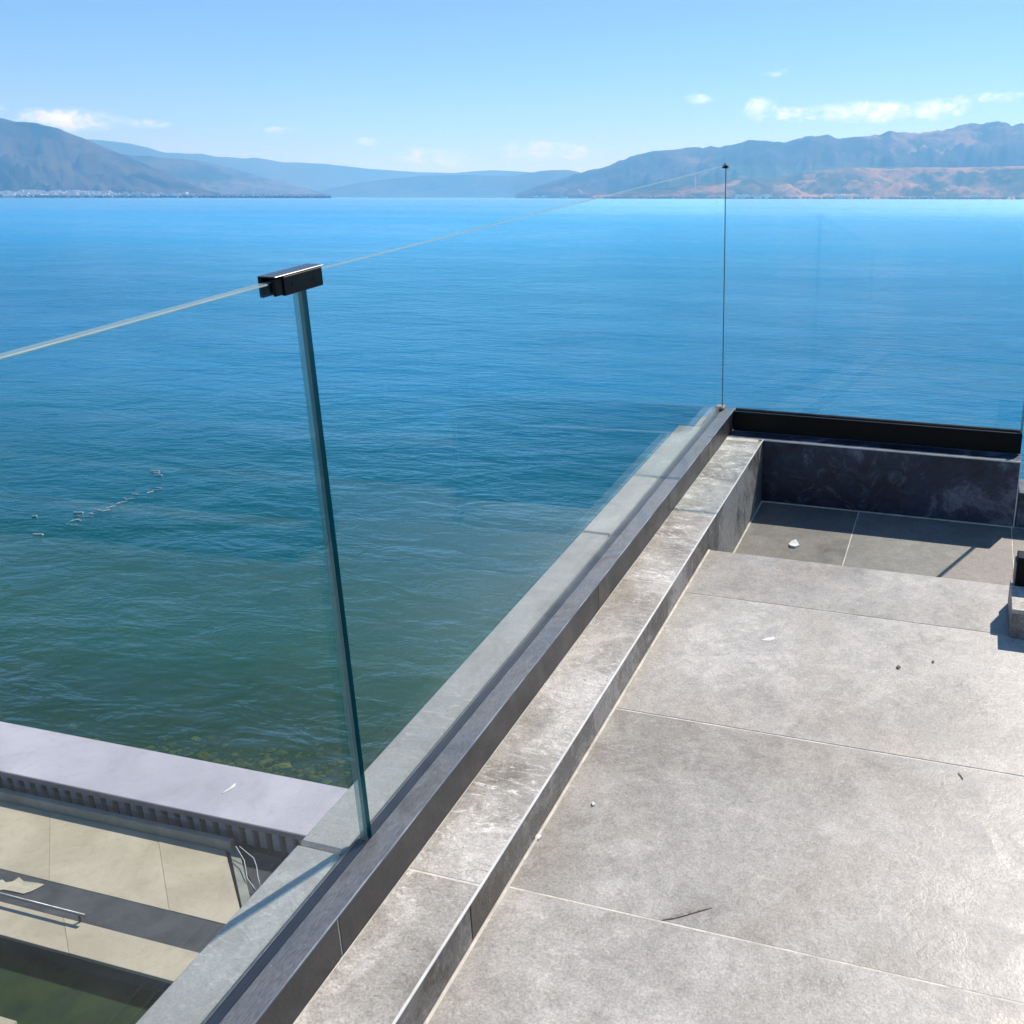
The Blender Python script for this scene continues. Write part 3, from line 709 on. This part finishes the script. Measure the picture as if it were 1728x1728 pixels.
flake('paper_scrap', [(1331, 919), (1336, 915), (1343, 914), (1349, 921), (1342, 925), (1333, 924)], ZL, 0.004, M_PAPER, 'torn white paper scrap on the sunken floor', 'paper scrap', 0.006)
flake('plaster_smear', [(1284, 1081), (1292, 1077), (1306, 1075), (1308, 1079), (1298, 1082)], ZF, 0.0012, M_PAPER, 'thin white smear of plaster on the pale floor tile', 'smear')
flake('white_chip', [(998, 1356), (1002, 1355), (1004, 1359), (1000, 1361)], ZF, 0.003, M_PAPER, 'tiny white chip in the middle of a floor tile', 'chip')
flake('white_crumb', [(902, 1412), (908, 1409), (914, 1412), (910, 1417), (904, 1418)], ZF, 0.003, M_PAPER, 'white mortar crumb against the long kerb', 'crumb')
flake('dark_pebble', [(1512, 1127), (1516, 1124), (1520, 1127), (1516, 1130)], ZF, 0.004, M_TWIG, 'larger dark speck on the floor tile before the kerb stub', 'speck')
flake('dark_speck', [(1572, 1117), (1575, 1115), (1577, 1118), (1574, 1120)], ZF, 0.003, M_TWIG, 'smaller dark speck beside the larger one on the floor', 'speck')
P = [on_floor(x, y, ZF+0.002) for x, y in ((1617, 1304), (1621, 1308), (1625, 1314))]
V, Fc = tube([T(x, y, ZF+0.0016) for x, y in P], 0.0011, 6)
tag(mesh('twig', V, Fc, M_TWIG), 'short dark twig lying by a tile joint', 'twig')
P = [on_floor(x, y, ZF) for x, y in ((1118, 1552), (1140, 1547), (1170, 1539), (1204, 1531))]
V, Fc = [], []
for i, (x, y) in enumerate(P):
    wv_ = (0.0012, 0.0045, 0.0035, 0.0006)[i]
    V += [T(x, y-wv_, ZF+0.0012), T(x, y+wv_, ZF+0.0012), T(x, y, ZF+0.0014)]
for i in range(3):
    a = i*3; Fc += [(a, a+3, a+5, a+2), (a+2, a+5, a+4, a+1)]
M_SCUFF = plain('brown_scuff', (0.30, 0.265, 0.22), 0.8, var=0.5, scale=120)
tag(mesh('dried_leaf_sliver', V, Fc, M_SCUFF), 'brown dried sliver of leaf touching the tile joint', 'leaf')

# ------------------------------------------------------------------ lakeside steps below (level, lens-relative heights)
def stucco(name, a, b_, rough=0.8, scale=1.6):
    m, t, out = mat(name)
    p = objpos(t)
    n = t.noise(p, scale, 5, 0.6, 0.6); n2 = t.noise(p, scale*9, 5, 0.65, 0.4); n3 = t.noise(p, 60, 3, 0.6)
    c = t.mix(t.ramp(n, 0.3, 0.7), a, b_)
    c = t.mix(t.math('MULTIPLY', t.ramp(n2, 0.5, 0.75), 0.35), c, tuple(v*0.72 for v in a))
    principled(t, out, c, rough, 0, 0.3, t.bump(n3, 0.25, 0.01)); return m
M_BEIGE = stucco('beige_paving', (0.41, 0.35, 0.255), (0.52, 0.45, 0.335))
M_LILAC = stucco('lilac_cap_stone', (0.42, 0.39, 0.43), (0.54, 0.505, 0.545), 0.6, 0.9)
M_DARKR = stucco('shade_dark_stone', (0.05, 0.052, 0.056), (0.085, 0.085, 0.09), 0.6, 3.0)  # dark tone stands in for shade on risers and the flat band
M_GREYB = stucco('grey_border_stone', (0.22, 0.225, 0.195), (0.32, 0.32, 0.28), 0.8, 3.0)
M_RIB = stucco('ribbed_panel_grey', (0.26, 0.255, 0.28), (0.38, 0.37, 0.40), 0.7, 2.0)
M_FASCIA = stucco('cap_stone_shaded', (0.15, 0.135, 0.155), (0.21, 0.19, 0.215), 0.7, 2.0)  # shaded copy of the lilac cap stone, for its front face
M_PATCH = stucco('sandy_plaster', (0.42, 0.36, 0.26), (0.55, 0.48, 0.36), 0.9, 8.0)
D1, D3 = -5.815, -5.712
YA, YB, YM, YC = 4.549, 4.833, 5.156, 5.948
XL, XR = -22.0, -1.075
qs = empty('lakeside_steps', Wd(-7, 5.4, -6.6), 'beige stone embankment with a dark band and pale lilac cap between pool and lake', 'embankment')
box('deck_core', XL, XR, YA+0.012, YC+0.09, -6.9, D1-0.034, M_DARKR, qs, tf=Wd)
box('waterline_riser', XL, XR, YA+0.004, YA+0.0118, -6.6, D1-0.034, M_DARKR, qs, tf=Wd)
# outer beige border, dark band painted for a riser's shade, beige deck: joints cut on the slant
x_edges = [XL, -17.4, -14.7, -12.0, -9.25, -6.49, -3.8, XR]
for i in range(len(x_edges)-1):
    box('border_slab', x_edges[i]+0.0014, x_edges[i+1]-0.0014, YA-0.02, YB-0.002, D1-0.033, D1+rnd.uniform(-.002, .002), M_BEIGE, qs, b=0.0025, tf=Wd, skew=-1.3)
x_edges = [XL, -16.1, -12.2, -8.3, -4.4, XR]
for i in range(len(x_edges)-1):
    box('shade_band_slab', x_edges[i]+0.002, x_edges[i+1]-0.002, YB+0.001, YM-0.002, D1-0.033, D1-0.004, M_DARKR, qs, b=0.003, tf=Wd)
x_edges = [-21.0, -16.0, -12.6, -10.05, -8.73, -7.41, -6.09, -5.310]
for i in range(len(x_edges)-1):
    box('deck_slab', x_edges[i]+0.0012, x_edges[i+1]-0.0012, YM, YC-0.004, D1-0.033, D1+rnd.uniform(-.002, .002), M_BEIGE, qs, b=0.0025, tf=Wd, skew=-1.12)
box('border_stone', XL, -6.13, YC, YC+0.06, D1-0.033, D3, M_GREYB, qs, b=0.006, tf=Wd)
box('border_stone', -5.300, -5.185, YM, YC+0.06, D1-0.033, D1+0.012, M_GREYB, qs, b=0.006, tf=Wd, skew=-1.07)
YF, ZFB, ZFT, YSB = 6.060, -5.622, -5.566, 6.815
cap_edges = [XL, -14.0, -2.9, XR]
for i in range(3):
    box('cap_slab', cap_edges[i]+0.003, cap_edges[i+1]-0.003, YF+0.012, YSB, ZFT-0.03, ZFT, M_LILAC, qs, b=0.004, tf=Wd)
box('fascia', XL, XR, YF, YF+0.0115, ZFB, ZFT-0.002, M_FASCIA, qs, b=0.003, tf=Wd)
box('cap_core', XL, XR, YF+0.10, YSB-0.02, -7.2, ZFT-0.031, M_DARKR, qs, tf=Wd)
# ribbed panel behind the deck: ribs one by one
rib_v, rib_f = cbox(-0.042, 0.042, 0, 0.052, -5.85-(-5.7), ZFB-0.001-(-5.7), 0.008, tf=lambda x, y, z: (x, y, z))
rme = bpy.data.meshes.new('rib'); rme.from_pydata(rib_v, [], rib_f); rme.materials.append(M_RIB); rme.update()
x = -4.4
while x > -15.5:
    o = bpy.data.objects.new('rib', rme); COL.objects.link(o); o.parent = qs
    o.location = Vector(Wd(x, YF+0.045, -5.7)) - qs.location
    x -= 0.150
# white cables hanging at the end of the deck
M_CABLE = plain('white_cable', (0.50, 0.51, 0.50), 0.6, var=0.15, scale=30)
def at_zp2(x, y, z):
    d = ray(x, y); t_ = z/d.z; return Vector((d.x*t_, d.y*t_, z+H))
def at_Yp(x, y, Y):
    d = ray(x, y); t_ = Y/d.y; return (d.x*t_, Y, d.z*t_ + H)
for pts, lab in (([(398, 1428), (405, 1440), (412, 1452), (415, 1468), (417, 1482), (426, 1494), (431, 1502)], 'white cable sagging off the deck corner, the one nearer the beige slabs'),
                 ([(404, 1428), (418, 1440), (428, 1448), (433, 1462), (435, 1478), (439, 1494)], 'white cable sagging off the deck corner, the one nearer the ribbed panel')):
    V, Fc = tube([at_zp2(x_, y_, D1+0.11-0.018*i) for i, (x_, y_) in enumerate(pts)], 0.0042, 6)
    tag(mesh('cable', V, Fc, M_CABLE, smooth=True), lab, 'cable', 'white cables by the deck')
# pipe on the lower tread
pp = empty('handrail_pipe', Wd(-7.4, YB-0.05, D1), 'pale metal pipe rail set along the lower tread', 'pipe rail')
V, Fc = tube([Wd(-11.5, YB-0.0, D1+0.08), Wd(-9.0, YB-0.0, D1+0.08), Wd(-6.637, YB-0.0, D1+0.08)], 0.013, 10)
mesh('pipe', V, Fc, M_STEEL, pp, smooth=True)
for xx in (-11.0, -9.6, -8.2, -6.70):
    V, Fc = tube([Wd(xx, YB-0.0, D1-0.003), Wd(xx, YB-0.0, D1+0.07)], 0.012, 8); mesh('bracket', V, Fc, M_DARKR, pp)
# peeled patch on the dark riser
P = [(-8, 1488), (4, 1484), (10, 1489), (22, 1487), (32, 1480), (40, 1487), (58, 1489), (75, 1492), (63, 1499), (52, 1504), (40, 1508), (22, 1504), (6, 1501), (-8, 1503)]
n = len(P)
def at_zp(x, y, z):
    d = ray(x, y); t_ = z/d.z; return Vector((d.x*t_, d.y*t_, z+H))
V = [at_zp(x_, y_, D1-0.0038) for x_, y_ in P] + [at_zp(x_, y_, D1+0.004) for x_, y_ in P]
Fc = [tuple(reversed(range(n, 2*n)))] + [(i, (i+1) % n, n+(i+1) % n, n+i) for i in range(n)]
mesh('sand_patch', V, Fc, M_PATCH, qs)
# feather on the cap
fp = [at_zp(375, 1339, ZFT+0.004), at_zp(384, 1333, ZFT+0.004), at_zp(391, 1329, ZFT+0.005), at_zp(396, 1323, ZFT+0.006)]
V, Fc = [], []
for i, p_ in enumerate(fp):
    ww = (0.004, 0.014, 0.016, 0.012)[i]
    V += [tuple(p_+Vector((-ww, -ww*.6, 0))), tuple(p_+Vector((ww, ww*.6, 0))), tuple(p_+Vector((0, 0, 0.006)))]
for i in range(3):
    a = i*3; Fc += [(a, a+3, a+5, a+2), (a+2, a+5, a+4, a+1)]
tag(mesh('feather', V, Fc, M_PAPER), 'white feather lying on the lilac cap stone', 'feather')

# pool in front of the steps
def pool_material():
    m, t, out = mat('pool_water')
    g = t.node('ShaderNodeNewGeometry'); p = g.outputs['Position']
    n = t.noise(p, 0.9, 4, 0.6, 0.6); n2 = t.noise(p, 3.0, 4, 0.6)
    c = t.mix(t.ramp(n, 0.35, 0.65), (0.010, 0.026, 0.004), (0.034, 0.050, 0.006))
    c = t.mix(t.math('MULTIPLY', t.ramp(n2, 0.45, 0.7), 0.6), c, (0.014, 0.024, 0.008))
    h = t.noise(p, 2.2, 3, 0.5, 0.4)
    principled(t, out, c, 0.06, 0, 0.3, t.bump(h, 0.15, 0.1)); return m
tag(mesh('pool_water', [Wd(XL, -3.2, -6.0), Wd(XR, -3.2, -6.0), Wd(XR, YA+0.008, -6.0), Wd(XL, YA+0.008, -6.0)], [(0, 1, 2, 3)], pool_material()), kind='structure')
pb = empty('pool_platform', Wd(-8, 3.0, -6.6), 'sunlit cream platform corner standing in the pool', 'platform')
box('platform_slab', -12.0, -6.05, 1.2, 3.755, -5.66, -5.60, M_BEIGE, pb, b=0.008, tf=Wd)
box('platform_body', -11.95, -6.09, 1.25, 3.715, -6.5, -5.661, M_DARKR, pb, tf=Wd)

# rocks and weed under the shallows
M_ROCK = plain('weedy_rock', (0.42, 0.32, 0.07), 0.9, var=0.7, scale=7)
M_ROCK2 = plain('ochre_rock', (0.62, 0.44, 0.14), 0.85, var=0.3, scale=5)
parts = []
for _ in range(420):
    px_, py_ = rnd.gauss(370, 130), rnd.gauss(1262, 26)
    g_ = at_zp(px_, py_, -H-0.25)
    if g_.y < 6.95: continue
    r = rnd.uniform(.012, .05)*(1.6 if rnd.random() < .15 else 1.0)
    parts.append(([(g_.x+v[0]*r*rnd.uniform(.7, 1.8), g_.y+v[1]*r*rnd.uniform(.7, 1.3), -0.30-0.12*(g_.y-6.4)+v[2]*r*0.5) for v in ico], icf))
V, Fc = join(parts)
tag(mesh('submerged_weed', V, Fc, M_ROCK), 'weedy stones showing through the shallow water', 'weed', kind='stuff')
for (px_, py_, r, lab) in ((480, 1293, .075, 'bright ochre stone just under the water beside the cap stone'), (577, 1287, .05, 'pale sandy stone under the water beside the glass edge'), (330, 1247, .05, 'long tawny stone under the water off the cap stone')):
    g_ = at_zp(px_, py_, -H-0.05)
    tag(mesh('lake_stone', [(g_.x+v[0]*r*rnd.uniform(1.0, 1.8), g_.y+v[1]*r*rnd.uniform(.7, 1.1), -0.03-r*.4+v[2]*r*0.5) for v in ico], icf, M_ROCK2), lab, 'stone')
# raft of floating reed bits
M_FOAM = plain('bleached_reed', (0.85, 0.83, 0.78), 0.8, var=0.1, scale=9)
parts = []
path = [(118, 884), (130, 878), (142, 871), (158, 867), (172, 861), (188, 853), (203, 848), (216, 842), (232, 836), (250, 829), (268, 824)]
for i, (x_, y_) in enumerate(path):
    for _ in range(rnd.choice((2, 3, 4))):
        g_ = at_zp(x_+rnd.uniform(-8, 8), y_+rnd.uniform(-2.5, 2.5), -H+0.01); L_ = rnd.uniform(.02, .10); th = rnd.uniform(-.3, 1.3)
        d_ = Vector((math.cos(th), math.sin(th), 0))*L_
        parts.append(tube([g_-d_, g_+Vector((0, 0, .002)), g_+d_], rnd.uniform(.004, .009), 5))
for (x_, y_) in ((132, 865), (64, 902), (66, 902), (58, 871), (264, 798), (267, 802), (262, 795)):
    g_ = at_zp(x_, y_, -H+0.01); d_ = Vector((rnd.uniform(.04, .1), rnd.uniform(-.04, .04), 0)); parts.append(tube([g_-d_, g_+d_], .02, 5))
V, Fc = join(parts)
tag(mesh('floating_reeds', V, Fc, M_FOAM), 'straggling line of bleached reed bits floating on the lake', 'reeds', kind='stuff')

# ------------------------------------------------------------------ air
hz, t, out = mat('lake_haze')
pv = t.node('ShaderNodeVolumePrincipled')
pv.inputs['Color'].default_value = (0.28, 0.66, 1.0, 1); pv.inputs['Density'].default_value = 1.02e-4
pv.inputs['Absorption Color'].default_value = (1, 1, 1, 1)
pv.inputs['Anisotropy'].default_value = 0.25
t.link(pv.outputs[0], out.inputs['Volume'])
v, f = cbox(-19900, 12900, -3500, 19900, -12.0, HILL_TOP + 40.0, 0, tf=lambda a, b, c: (a, b, c))
hb = mesh('haze', v, f, hz); tag(hb, 'thin blue haze over the lake', 'haze', kind='stuff')
